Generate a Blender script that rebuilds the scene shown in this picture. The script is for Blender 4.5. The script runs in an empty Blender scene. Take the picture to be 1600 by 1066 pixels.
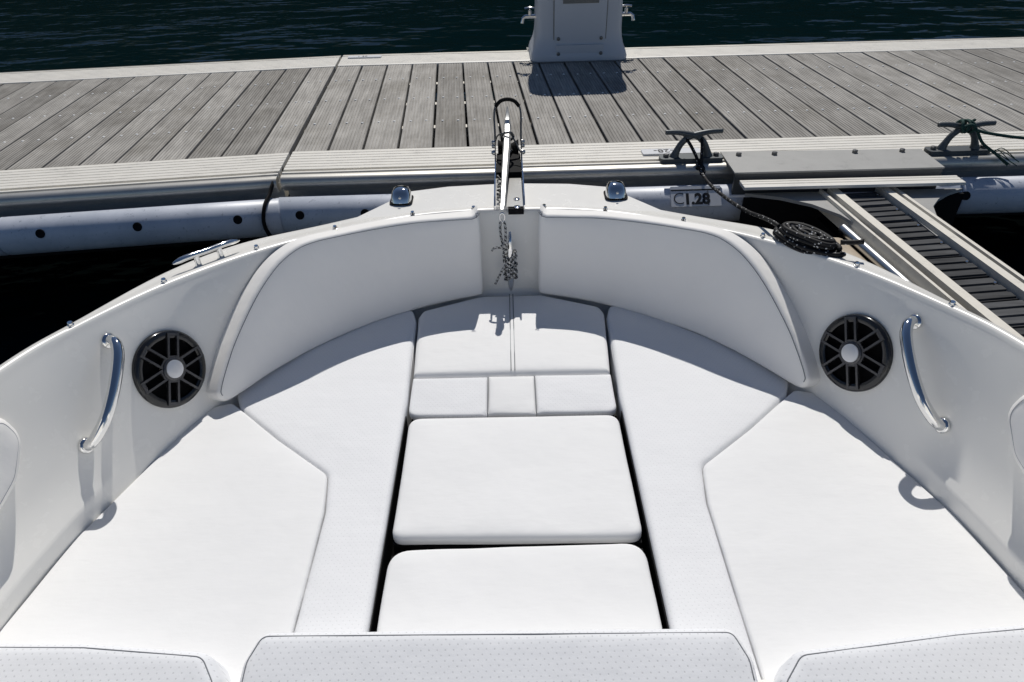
import bpy, bmesh, math, random
from mathutils import Vector, Matrix
from mathutils.geometry import delaunay_2d_cdt
from mathutils import noise as mnoise
random.seed(7)
SC = bpy.context.scene
COL = SC.collection
R = math.radians

# ------------------------------------------------------------------ camera
CAM_H, PITCH, ROLL = 1.2, R(35.7), R(1.35)
cd = bpy.data.cameras.new('camera'); cd.sensor_width = 36; cd.lens = 24.0
cd.clip_start = .02; cd.clip_end = 3000
cam = bpy.data.objects.new('camera', cd); COL.objects.link(cam); SC.camera = cam
fwd = Vector((0, math.cos(PITCH), -math.sin(PITCH))); rt = Vector((1, 0, 0)); upv = rt.cross(fwd)
r2 = rt * math.cos(ROLL) - upv * math.sin(ROLL); u2 = rt * math.sin(ROLL) + upv * math.cos(ROLL)
mw = Matrix((r2, u2, -fwd)).transposed().to_4x4(); mw.translation = (0, 0, CAM_H)
cam.matrix_world = mw

# ------------------------------------------------------------------ sky and sun
SUN_EL, SUN_AZ = R(52), R(5)          # sun ahead of the bow, a little to starboard
w = bpy.data.worlds.new('World'); SC.world = w; w.use_nodes = True
nt = w.node_tree; bg = nt.nodes['Background']
sky = nt.nodes.new('ShaderNodeTexSky'); sky.sky_type = 'NISHITA'; sky.sun_disc = False
sky.sun_elevation = SUN_EL; sky.sun_rotation = SUN_AZ
nt.links.new(sky.outputs[0], bg.inputs[0]); bg.inputs[1].default_value = .06
sky.air_density = .7; sky.dust_density = .1; sky.ozone_density = 1.6; sky.altitude = 300
sl = bpy.data.lights.new('sun', 'SUN'); sl.energy = 3.2; sl.angle = R(.53); sl.color = (1, .965, .91)
so = bpy.data.objects.new('sun', sl); COL.objects.link(so)
sdir = Vector((math.sin(SUN_AZ) * math.cos(SUN_EL), math.cos(SUN_AZ) * math.cos(SUN_EL), math.sin(SUN_EL)))
so.rotation_euler = sdir.to_track_quat('Z', 'Y').to_euler(); so.location = sdir * 30
vs = SC.view_settings; vs.view_transform = 'Standard'; vs.look = 'None'; vs.exposure = 0.0; vs.gamma = 1
vs.use_curve_mapping = False
cy = SC.cycles; cy.use_denoising = True; cy.max_bounces = 10; cy.diffuse_bounces = 5; cy.glossy_bounces = 5
cy.sample_clamp_indirect = 6.0

# ------------------------------------------------------------------ materials
class NT:
    def __init__(s, m): s.t = m.node_tree; s.b = s.t.nodes['Principled BSDF']
    def n(s, typ, **kw):
        x = s.t.nodes.new(typ)
        for k, v in kw.items():
            if k.startswith('_'): x.inputs[k[1:].replace('_', ' ')].default_value = v
            else: setattr(x, k, v)
        return x
    def l(s, a, b): s.t.links.new(a, b)
    def math(s, op, a, b=None):
        x = s.n('ShaderNodeMath', operation=op)
        for i, v in enumerate((a, b)):
            if v is None: continue
            if isinstance(v, (int, float)): x.inputs[i].default_value = v
            else: s.l(v, x.inputs[i])
        return x.outputs[0]
    def ramp(s, fac, stops):
        x = s.n('ShaderNodeValToRGB'); e = x.color_ramp.elements
        while len(e) < len(stops): e.new(.5)
        for el, (p, c) in zip(e, stops): el.position = p; el.color = (*c, 1)
        s.l(fac, x.inputs[0]); return x.outputs[0]
    def mix(s, fac, a, b, mode='MIX'):
        x = s.n('ShaderNodeMix', data_type='RGBA', blend_type=mode)
        if isinstance(fac, (int, float)): x.inputs[0].default_value = fac
        else: s.l(fac, x.inputs[0])
        for i, v in ((6, a), (7, b)):
            if isinstance(v, tuple): x.inputs[i].default_value = (*v, 1)
            else: s.l(v, x.inputs[i])
        return x.outputs[2]
    def co(s, scale=(1, 1, 1), which='Object'):
        tc = s.n('ShaderNodeTexCoord'); mp = s.n('ShaderNodeMapping'); mp.inputs['Scale'].default_value = scale
        s.l(tc.outputs[which], mp.inputs[0]); return mp.outputs[0]
    def noise(s, vec, scale, detail=4, rough=.55):
        x = s.n('ShaderNodeTexNoise'); s.l(vec, x.inputs['Vector'])
        x.inputs['Scale'].default_value = scale; x.inputs['Detail'].default_value = detail; x.inputs['Roughness'].default_value = rough
        return x.outputs[0]
    def bump(s, h, strength, dist, prev=None):
        x = s.n('ShaderNodeBump'); x.inputs['Strength'].default_value = strength; x.inputs['Distance'].default_value = dist
        s.l(h, x.inputs['Height'])
        if prev is not None: s.l(prev, x.inputs['Normal'])
        return x.outputs[0]

def mat(name, col, rough=.5, metal=0, coat=0, spec=.5):
    m = bpy.data.materials.new(name); m.use_nodes = True; b = m.node_tree.nodes['Principled BSDF']
    b.inputs['Base Color'].default_value = (*col, 1); b.inputs['Roughness'].default_value = rough
    b.inputs['Metallic'].default_value = metal; b.inputs['Coat Weight'].default_value = coat
    b.inputs['Coat Roughness'].default_value = .05; b.inputs['Specular IOR Level'].default_value = spec
    return m

def vinyl(name, col, perforated=None, rough=.6, dk=.88):
    m = mat(name, col, rough, spec=.22); t = NT(m); v = t.co()
    big = t.noise(v, 5, 3); fine = t.noise(v, 420, 2); mid = t.noise(v, 38, 2)
    c = t.ramp(big, [(.3, tuple(x * .965 for x in col)), (.7, col)])
    wr = t.noise(t.co((1, 3.2, 1)), 7, 3, .6); nrm = t.bump(big, .35, .014); nrm = t.bump(wr, .22, .006, nrm); nrm = t.bump(mid, .12, .002, nrm); nrm = t.bump(fine, .18, .0006, nrm)
    if perforated:
        ax, p = perforated
        sp = t.n('ShaderNodeSeparateXYZ'); t.l(v, sp.inputs[0])
        X = t.math('DIVIDE', sp.outputs['XYZ'.index(ax[0])], p); Y = t.math('DIVIDE', sp.outputs['XYZ'.index(ax[1])], p * .62)
        fy = t.math('FLOOR', Y); X = t.math('ADD', X, t.math('MULTIPLY', t.math('MODULO', t.math('ABSOLUTE', fy), 2), .5))
        dx = t.math('MULTIPLY', t.math('SUBTRACT', t.math('FRACT', X), .5), 1.0); dy = t.math('MULTIPLY', t.math('SUBTRACT', t.math('FRACT', Y), .5), .62)
        d = t.math('SQRT', t.math('ADD', t.math('MULTIPLY', dx, dx), t.math('MULTIPLY', dy, dy)))
        mr = t.n('ShaderNodeMapRange'); mr.inputs[1].default_value = .07; mr.inputs[2].default_value = .16
        t.l(d, mr.inputs[0]); hole = t.math('ADD', mr.outputs[0], t.math('MULTIPLY', t.noise(v, 60, 2), .55)); hole = t.math('MINIMUM', hole, 1)
        c = t.mix(hole, tuple(x * dk for x in col), c)
        nrm = t.bump(hole, .3, .0008, nrm)
    t.l(c, t.b.inputs['Base Color']); t.l(nrm, t.b.inputs['Normal'])
    return m

M = {}
M['vinyl'] = vinyl('white_vinyl', (.865, .865, .86))
M['vinyl_perf'] = vinyl('white_vinyl_perforated', (.85, .855, .865), ('XY', .0125))
M['vinyl_perf_aft'] = vinyl('white_vinyl_perforated_pad', (.84, .85, .87), ('XY', .0140), dk=.72)
M['vinyl_back'] = vinyl('white_vinyl_backrest', (.935, .918, .885))
M['thread'] = mat('grey_thread', (.20, .21, .23), .8)
M['thread_pale'] = mat('pale_thread', (.42, .42, .44), .8)
M['black'] = mat('black_rubber_and_shade', (.008, .008, .009), .75, spec=.15)  # rubber parts, and black pieces that paint in shade
M['void'] = mat('flat_black', (.003, .003, .003), .95, spec=.05)
M['chrome'] = mat('polished_steel', (.78, .78, .77), .06, 1)
M['steel'] = mat('brushed_steel', (.55, .55, .54), .28, 1)
M['screw'] = mat('glint_screw', (.92, .92, .9), .35, 0)  # near-white matt colour stands in for the sparkle of steel heads
M['galv'] = mat('galvanised_anchor', (.74, .74, .72), .33, .45)
M['dark_steel'] = mat('dark_steel', (.16, .16, .16), .4, .8)
M['spk'] = mat('speaker_graphite', (.09, .09, .095), .26, .7)
M['spk_rim'] = mat('speaker_rim_graphite', (.014, .0145, .016), .2, .3, .4)
M['cone'] = mat('speaker_cone', (.0025, .0025, .003), .9, spec=.1)
M['badge'] = mat('brushed_aluminium', (.66, .67, .69), .38, .7)
M['plastic_white'] = mat('white_plastic', (.52, .55, .60), .4)
M['plate_white'] = mat('white_plate', (.72, .73, .75), .4)
M['ink'] = mat('black_print', (.01, .01, .012), .5)
M['ink_grey'] = mat('grey_print', (.16, .17, .19), .5)
M['grey_plastic'] = mat('grey_plastic', (.17, .17, .16), .5)
M['screen'] = mat('sky_tinted_glass', (.12, .2, .32), .06, 0, .5)  # blue base colour stands in for reflected sky
M['cast'] = mat('grey_cast_iron', (.10, .11, .115), .45, .3)
M['rope_green'] = mat('green_rope', (.012, .055, .045), .8)

def gelcoat():
    m = mat('white_gelcoat', (.84, .84, .82), .16, 0, 0, .4); t = NT(m); v = t.co()
    n1 = t.noise(v, 2.2, 3); n2 = t.noise(v, 26, 4)
    c = t.ramp(n1, [(.3, (.875, .86, .815)), (.7, (.915, .90, .855))])
    t.l(c, t.b.inputs['Base Color']); t.l(t.math('ADD', t.math('MULTIPLY', n2, .12), .2), t.b.inputs['Roughness'])
    t.l(t.bump(n1, .06, .02), t.b.inputs['Normal']); return m
M['gel'] = gelcoat()

def wood(name, dark, light, ax):
    m = mat(name, light, .78, spec=.25); t = NT(m)
    oi = t.n('ShaderNodeObjectInfo')
    tc = t.n('ShaderNodeTexCoord'); add = t.n('ShaderNodeVectorMath', operation='ADD'); sc = t.n('ShaderNodeVectorMath', operation='SCALE')
    cx = t.n('ShaderNodeCombineXYZ'); 
    for i in range(3): t.l(oi.outputs['Random'], cx.inputs[i])
    t.l(cx.outputs[0], sc.inputs[0]); sc.inputs['Scale'].default_value = 37
    t.l(tc.outputs['Object'], add.inputs[0]); t.l(sc.outputs[0], add.inputs[1])
    mp = t.n('ShaderNodeMapping'); mp.inputs['Scale'].default_value = (26, 2.2, 8) if ax == 'Y' else (2.2, 26, 8)
    t.l(add.outputs[0], mp.inputs[0])
    st = t.noise(mp.outputs[0], 2.2, 6, .65); bl = t.noise(add.outputs[0], 5.5, 4, .6)
    f = t.math('ADD', t.math('MULTIPLY', st, .62), t.math('MULTIPLY', bl, .38))
    f = t.math('ADD', f, t.math('MULTIPLY', t.math('SUBTRACT', oi.outputs['Random'], .5), .2))
    c = t.ramp(f, [(.33, dark), (.52, tuple((a + b) / 2 for a, b in zip(dark, light))), (.68, light)])
    stn = t.noise(add.outputs[0], 2.1, 5, .7); fl = t.noise(add.outputs[0], 60, 3, .6)
    c = t.mix(t.ramp(stn, [(.50, (0, 0, 0)), (.66, (.55, .55, .55))]), c, t.mix(1, c, (.66, .64, .60), 'MULTIPLY'))
    c = t.mix(t.ramp(fl, [(.66, (0, 0, 0)), (.74, (.6, .6, .6))]), c, t.mix(1, c, (1.35, 1.34, 1.3), 'MULTIPLY'))
    t.l(c, t.b.inputs['Base Color']); t.l(t.bump(st, .35, .002), t.b.inputs['Normal']); return m
M['wood'] = wood('weathered_grey_deck_board', (.25, .237, .216), (.505, .484, .446), 'Y')
M['slat'] = wood('dark_weathered_slat', (.028, .029, .031), (.12, .122, .126), 'X')

def metal_weathered(name, col, rough, metal, sc=9):
    m = mat(name, col, rough, metal); t = NT(m); v = t.co()
    a = t.noise(v, sc, 5, .65); g = t.noise(v, 160, 3)
    f = t.math('ADD', t.math('MULTIPLY', a, .7), t.math('MULTIPLY', g, .3))
    c = t.ramp(f, [(.30, tuple(x * .74 for x in col)), (.44, tuple(x * .95 for x in col)), (.60, col), (.75, tuple(min(1, x * 1.06) for x in col))])
    t.l(c, t.b.inputs['Base Color']); t.l(t.bump(g, .15, .001), t.b.inputs['Normal']); return m
M['alu'] = metal_weathered('weathered_aluminium', (.82, .79, .72), .5, 0)
M['lip'] = metal_weathered('satin_rub_rail', (.62, .60, .55), .42, .75)
M['alu_grey'] = metal_weathered('grey_galvanised_plate', (.40, .395, .375), .55, 0, 14)
M['galv_shaded'] = metal_weathered('shaded_galvanised_steel', (.10, .105, .11), .5, .2, 20)  # plate grey darkened to put the front face's shade into its colour
M['alu_beige'] = metal_weathered('sandy_aluminium_rail', (.82, .775, .68), .6, 0, 30)
M['beige'] = metal_weathered('beige_float_plastic', (.50, .42, .32), .5, 0, 6)

def float_mat():
    m = mat('pale_blue_float_plastic', (.56, .60, .70), .42); t = NT(m)
    v = t.co(); a = t.noise(v, 3.5, 5, .7); g = t.noise(v, 55, 6, .75)
    spk = t.ramp(g, [(.58, (1, 1, 1)), (.70, (.5, .51, .53))])
    geo = t.n('ShaderNodeSeparateXYZ'); t.l(v, geo.inputs[0])
    c = t.ramp(a, [(.3, (.50, .54, .61)), (.65, (.68, .71, .78))])
    t.l(t.mix(1, c, spk, 'MULTIPLY'), t.b.inputs['Base Color']); return m
M['float'] = float_mat()

def water_mat():
    m = mat('harbour_water', (.0008, .0090, .0120), .025, spec=.5); t = NT(m); t.b.inputs['IOR'].default_value = 1.33
    tc = t.n('ShaderNodeTexCoord'); mp = t.n('ShaderNodeMapping'); t.l(tc.outputs['Object'], mp.inputs[0])
    mp.inputs['Scale'].default_value = (.75, 1.25, 1); mp.inputs['Rotation'].default_value = (0, 0, R(8))
    a = t.noise(mp.outputs[0], 1.1, 3, .5); b = t.noise(mp.outputs[0], 4.2, 3, .5); c = t.noise(mp.outputs[0], 13, 2)
    pt = t.ramp(t.noise(mp.outputs[0], .35, 3, .6), [(.38, (.12, .12, .12)), (.62, (1, 1, 1))])
    n = t.bump(a, .8, .18); n = t.bump(t.math('MULTIPLY', b, pt), .75, .045, n); n = t.bump(t.math('MULTIPLY', c, pt), .5, .007, n)
    t.l(n, t.b.inputs['Normal']); return m
M['water'] = water_mat()

def rope_mat(name, dark, light, thr, sc, bs=.8):
    m = mat(name, dark, .7, spec=.25); t = NT(m); v = t.co()
    wv = t.n('ShaderNodeTexWave', wave_type='BANDS', bands_direction='DIAGONAL'); t.l(v, wv.inputs[0])
    wv.inputs['Scale'].default_value = sc; wv.inputs['Distortion'].default_value = 6; wv.inputs['Detail'].default_value = 1; wv.inputs['Detail Scale'].default_value = 6
    c = t.ramp(wv.outputs[0], [(thr, dark), (min(1, thr + .05), light)])
    t.l(c, t.b.inputs['Base Color']); t.l(t.bump(wv.outputs[0], bs, .002), t.b.inputs['Normal']); return m
def fleck_rope():
    m = mat('black_braid_white_fleck', (.006, .006, .007), .6, spec=.3); t = NT(m); v = t.co()
    vo = t.n('ShaderNodeTexVoronoi'); t.l(v, vo.inputs['Vector']); vo.inputs['Scale'].default_value = 95
    f = t.math('LESS_THAN', vo.outputs['Distance'], .22)
    t.l(t.mix(f, (.006, .006, .007), (.55, .55, .55)), t.b.inputs['Base Color']); return m
M['rope_black'] = fleck_rope()
M['rope_bw'] = rope_mat('black_and_white_braid', (.02, .02, .022), (.62, .62, .60), .5, 40)
def reflection_hill_mat():
    m = mat('unseen_hillside', (.05, .065, .035), .95, spec=.1); t = NT(m); v = t.co()
    t.l(t.ramp(t.noise(v, .12, 6, .7), [(.3, (.025, .035, .018)), (.7, (.075, .085, .05))]), t.b.inputs['Base Color']); return m
M['reflection_hill'] = reflection_hill_mat()

# ------------------------------------------------------------------ helpers
def tagp(o, label=None, cat=None, group=None, kind=None):
    for k, v in (('label', label), ('category', cat), ('group', group), ('kind', kind)):
        if v: o[k] = v
    return o
def empty(name, loc=(0, 0, 0), rz=0, label=None, cat=None, group=None):
    o = bpy.data.objects.new(name, None); COL.objects.link(o); o.location = loc; o.rotation_euler = (0, 0, rz)
    o.empty_display_size = .05
    return tagp(o, label, cat, group)
def link(name, me, m, parent=None, smooth=None):
    if m is not None and not me.materials: me.materials.append(m)
    o = bpy.data.objects.new(name, me); COL.objects.link(o)
    if parent is not None:
        o.parent = parent          # parts are built in their thing's own frame
    if smooth is not None:
        me.shade_smooth()
        if smooth < 180: me.set_sharp_from_angle(angle=R(smooth))
    return o
def pyd(name, verts, faces):
    me = bpy.data.meshes.new(name); me.from_pydata([tuple(v) for v in verts], [], faces); me.update()
    bm = bmesh.new(); bm.from_mesh(me); bmesh.ops.recalc_face_normals(bm, faces=bm.faces); bm.to_mesh(me); bm.free()
    return me
class MB:
    """collects primitives into one mesh"""
    def __init__(s): s.v = []; s.f = []
    def add(s, vs, fs):
        k = len(s.v); s.v += [Vector(v) for v in vs]; s.f += [tuple(i + k for i in f) for f in fs]; return s
    def box(s, lo, hi, mtx=None):
        x0, y0, z0 = lo; x1, y1, z1 = hi
        vs = [Vector(p) for p in ((x0, y0, z0), (x1, y0, z0), (x1, y1, z0), (x0, y1, z0), (x0, y0, z1), (x1, y0, z1), (x1, y1, z1), (x0, y1, z1))]
        if mtx: vs = [mtx @ v for v in vs]
        return s.add(vs, [(3, 2, 1, 0), (4, 5, 6, 7), (0, 1, 5, 4), (1, 2, 6, 5), (2, 3, 7, 6), (3, 0, 4, 7)])
    def tube(s, pts, r, seg=10, closed=False, caps=True, sx=1.0):
        pts = [Vector(p) for p in pts]; n = len(pts); rr = r if isinstance(r, (list, tuple)) else [r] * n
        ref = None; rings = []
        for i, p in enumerate(pts):
            a = pts[(i - 1) % n] if (closed or i > 0) else p; b = pts[(i + 1) % n] if (closed or i < n - 1) else p
            t = (b - a).normalized()
            if ref is None:
                ref = Vector((0, 0, 1)) if abs(t.z) < .9 else Vector((0, 1, 0))
            u = (ref - t * ref.dot(t)).normalized(); ref = u; v = t.cross(u)
            rings.append([p + (u * math.cos(q) + v * math.sin(q) * sx) * rr[i] for q in (2 * math.pi * k / seg for k in range(seg))])
        vs = [q for ring in rings for q in ring]; fs = []
        for i in range(n if closed else n - 1):
            j = (i + 1) % n
            for k in range(seg): fs.append((i * seg + k, i * seg + (k + 1) % seg, j * seg + (k + 1) % seg, j * seg + k))
        if caps and not closed:
            fs.append(tuple(range(seg - 1, -1, -1))); fs.append(tuple((n - 1) * seg + k for k in range(seg)))
        return s.add(vs, fs)
    def lathe(s, prof, mtx=None, seg=24):
        """prof: (radius, height) list about local z"""
        vs = []; fs = []
        for r_, h in prof:
            for k in range(seg):
                a = 2 * math.pi * k / seg; p = Vector((r_ * math.cos(a), r_ * math.sin(a), h)); vs.append(mtx @ p if mtx else p)
        for i in range(len(prof) - 1):
            for k in range(seg): fs.append((i * seg + k, i * seg + (k + 1) % seg, (i + 1) * seg + (k + 1) % seg, (i + 1) * seg + k))
        fs.append(tuple(range(seg - 1, -1, -1))); fs.append(tuple((len(prof) - 1) * seg + k for k in range(seg)))
        return s.add(vs, fs)
    def prism(s, poly, z0, z1, mtx=None):
        n = len(poly); vs = [Vector((x, y, z0)) for x, y in poly] + [Vector((x, y, z1)) for x, y in poly]
        if mtx: vs = [mtx @ v for v in vs]
        fs = [tuple(range(n - 1, -1, -1)), tuple(range(n, 2 * n))] + [(i, (i + 1) % n, n + (i + 1) % n, n + i) for i in range(n)]
        return s.add(vs, fs)
    def mesh(s, name): return pyd(name, s.v, s.f)
    def build(s, name, m, parent=None, smooth=35): return link(name, s.mesh(name), m, parent, smooth)

def catmull(pts, n):
    P = [Vector(p) for p in pts]; P = [P[0] * 2 - P[1]] + P + [P[-1] * 2 - P[-2]]
    out = []
    segs = len(P) - 3
    for i in range(n):
        u = i / (n - 1) * segs; k = min(int(u), segs - 1); t = u - k
        a, b, c, d = P[k:k + 4]
        out.append(.5 * ((2 * b) + (c - a) * t + (2 * a - 5 * b + 4 * c - d) * t * t + (3 * b - a - 3 * c + d) * t ** 3))
    return out
def smooth_path(pts, n): return catmull(pts, n)
def rounded(poly, rads, seg=8):
    """polygon with rounded corners (2-D)"""
    out = []; n = len(poly)
    if isinstance(rads, (int, float)): rads = [rads] * n
    for i in range(n):
        p = Vector(poly[i]); a = Vector(poly[i - 1]) - p; b = Vector(poly[(i + 1) % n]) - p; r = rads[i]
        if r <= 1e-5: out.append(p); continue
        la, lb = a.length, b.length; a.normalize(); b.normalize()
        ang = a.angle(b); d = min(r / math.tan(ang / 2), la * .48, lb * .48)
        if ang > R(172): out.append(p); continue
        p0 = p + a * d; p1 = p + b * d
        for k in range(seg + 1):
            t = k / seg; out.append(p0 * (1 - t) ** 2 + p * 2 * t * (1 - t) + p1 * t * t)
    return out
def resample(poly, step, closed=True):
    pts = [Vector(p) for p in poly]; 
    if closed: pts = pts + [pts[0]]
    out = []; 
    for a, b in zip(pts, pts[1:]):
        n = max(1, round((b - a).length / step))
        for k in range(n): out.append(a + (b - a) * (k / n))
    if not closed: out.append(pts[-1])
    return out
def area2(p): return sum(a.x * b.y - b.x * a.y for a, b in zip(p, p[1:] + p[:1])) / 2
def offset_in(poly, d):
    n = len(poly); out = []
    for i in range(n):
        a, p, b = poly[i - 1], poly[i], poly[(i + 1) % n]
        t = (b - a)
        if t.length < 1e-9: out.append(p); continue
        t.normalize(); out.append(p + Vector((-t.y, t.x)) * d)
    return out
def dist_poly(p, poly):
    best = 1e9; n = len(poly)
    for i in range(n):
        a = poly[i - 1]; b = poly[i]; ab = b - a; l = ab.length_squared
        t = 0 if l == 0 else max(0, min(1, (p - a).dot(ab) / l)); d = (p - a - ab * t).length
        if d < best: best = d
    return best
def inside(p, poly):
    c = False; n = len(poly); j = n - 1
    for i in range(n):
        a, b = poly[i], poly[j]
        if (a.y > p.y) != (b.y > p.y) and p.x < (b.x - a.x) * (p.y - a.y) / (b.y - a.y) + a.x: c = not c
        j = i
    return c
def cushion(name, outline, fmap, m, parent=None, r=.02, thick=.09, grid=.03, crown=.006, step=.014, cap=True, wob=.0013):
    """upholstered pad: outline in 2-D, fmap(x, y, h) -> 3-D; rolled edge radius r, domed by crown"""
    poly = resample(outline, step)
    if area2(poly) < 0: poly = poly[::-1]
    seed_ = random.uniform(0, 50)
    poly = [p + Vector((mnoise.noise(Vector((p.x * 9, p.y * 9, seed_))), mnoise.noise(Vector((p.x * 9, p.y * 9, seed_ + 9))))) * wob for p in poly]
    def height(d):
        e = math.sqrt(max(0, 1 - (1 - min(d, r) / r) ** 2)) * r
        return e + crown * (1 - math.exp(-d / .028))
    pts = list(poly); nb = len(pts); ds = [0.0] * nb
    for fr in (.06, .2, .4, .66, 1.0, 1.6, 2.6):
        for q in offset_in(poly, r * fr):
            if not inside(q, poly): continue
            d = dist_poly(q, poly)
            if d > r * fr * .93: pts.append(q); ds.append(d)
    xs = [p.x for p in poly]; ys = [p.y for p in poly]
    x = min(xs)
    while x < max(xs):
        y = min(ys)
        while y < max(ys):
            q = Vector((x, y))
            if inside(q, poly):
                d = dist_poly(q, poly)
                if d > r * 2.6 + grid * .35: pts.append(q); ds.append(d)
            y += grid
        x += grid
    res = delaunay_2d_cdt([p.to_2d() for p in pts], [(i, (i + 1) % nb) for i in range(nb)], [], 1, 1e-6)
    v2, _, tris, ov = res[0], res[1], res[2], res[3]
    verts = []
    for p, o in zip(v2, ov):
        d = ds[o[0]] if o else dist_poly(p, poly)
        wv = mnoise.noise(Vector((p.x * 5, p.y * 5, seed_ + 3))) * .0035 + mnoise.noise(Vector((p.x * 17, p.y * 11, seed_ + 7))) * .0011
        verts.append(fmap(p.x, p.y, height(d) - r + wv * min(1, d / .03)))
    faces = [tuple(t) for t in tris]
    bidx = {}
    for i, o in enumerate(ov):
        for k in o:
            if k < nb: bidx[k] = i
    k0 = len(verts)
    for lv in (1, 2):
        for i in range(nb):
            p = poly[i]; verts.append(fmap(p.x, p.y, -r - (thick - r) * lv / 2))
    for i in range(nb):
        j = (i + 1) % nb
        faces.append((bidx[j], bidx[i], k0 + i, k0 + j)); faces.append((k0 + j, k0 + i, k0 + nb + i, k0 + nb + j))
    if cap: faces.append(tuple(k0 + nb + i for i in range(nb)))
    return link(name, pyd(name, verts, faces), m, parent, 60)
def stitch(name, path2, fmap, h, m, parent, r=.0013, step=.02, closed=False):
    p = [fmap(q.x, q.y, h) for q in resample(path2, step, closed)]
    if len(path2) < 10: p = smooth_path([fmap(q.x, q.y, h) for q in path2], 60)
    return MB().tube(p, r, 5, closed).build(name, m, parent, 180)
def text_mesh(s, size, extr=.0006, bold=0):
    c = bpy.data.curves.new('lettering', 'FONT'); c.body = s; c.size = size; c.extrude = extr; c.offset = bold; c.align_x = 'LEFT'; c.resolution_u = 3
    o = bpy.data.objects.new('lettering', c); COL.objects.link(o); bpy.context.view_layer.update()
    me = bpy.data.meshes.new_from_object(o.evaluated_get(bpy.context.evaluated_depsgraph_get()))
    bpy.data.objects.remove(o); return me
def frame(o, x, y, z): return Matrix((x, y, z)).transposed().to_4x4() @ Matrix.Identity(4) if o is None else Matrix.Translation(o) @ Matrix((x, y, z)).transposed().to_4x4()

# ------------------------------------------------------------------ water, and an unseen hill added to darken its reflections
WATER_Z = -.36
def sheet(name, pts, m, **kw): 
    o = link(name, pyd(name, pts, [tuple(range(len(pts)))]), m); return tagp(o, **kw)
sheet('water', [(-400, -200, WATER_Z), (400, -200, WATER_Z), (400, 600, WATER_Z), (-400, 600, WATER_Z)], M['water'], label='dark blue harbour water with small ripples around the dock', kind='structure')
hv = []; hf = []; NX = 60
for j, (dy, hh) in enumerate(((0, 0), (10, .35), (30, .72), (70, 1.0), (130, .9), (200, 0))):
    for i in range(NX):
        x = -330 + 660 * i / (NX - 1); k = .75 + .25 * math.sin(x * .021 + 1) + .13 * math.sin(x * .073) + .05 * random.uniform(-1, 1)
        hv.append((x, 60 + dy + 9 * math.sin(x * .03), WATER_Z - .5 + 62 * hh * k))
for j in range(5):
    for i in range(NX - 1): hf.append((j * NX + i, j * NX + i + 1, (j + 1) * NX + i + 1, (j + 1) * NX + i))
tagp(link('reflection_hill', pyd('reflection_hill', hv, hf), M['reflection_hill'], None, 180), label='unseen dark hillside added across the harbour for the water to reflect', kind='structure')

# ------------------------------------------------------------------ floating dock
DZ = .20                               # deck level
PLANK_DIR = Vector((math.sin(R(-3.5)), math.cos(R(-3.5)), 0))
WOOD = 1.40
def rail_profile(sign):
    p = [(0, -.03), (0, .002)]
    y = .006
    for k in range(7):
        p += [(y, .004), (y + .023, .004), (y + .0235, 0), (y + .0285, 0)]; y += .029
    p += [(.2085, .004), (.209, -.028), (.222, -.028), (.2225, .003), (.2345, .003), (.235, -.028), (.250, -.028), (.250, -.056), (.20, -.056), (.20, -.12), (.10, -.12), (0, -.06)]
    return p
def lip_profile():
    p = [(.2475, -.056), (.2475, .001)]
    for k in range(9):
        a = R(90 - 18 * k); p.append((.260 + .024 * math.cos(a), -.023 + .024 * math.sin(a)))
    return p + [(.268, -.056)]
def extrude_profile(prof, a, b, place):
    n = len(prof); vs = [place(a, *q) for q in prof] + [place(b, *q) for q in prof]
    fs = [(i, (i + 1) % n, n + (i + 1) % n, n + i) for i in range(n)] + [tuple(range(n)), tuple(range(2 * n - 1, n - 1, -1))]
    return vs, fs
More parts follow.
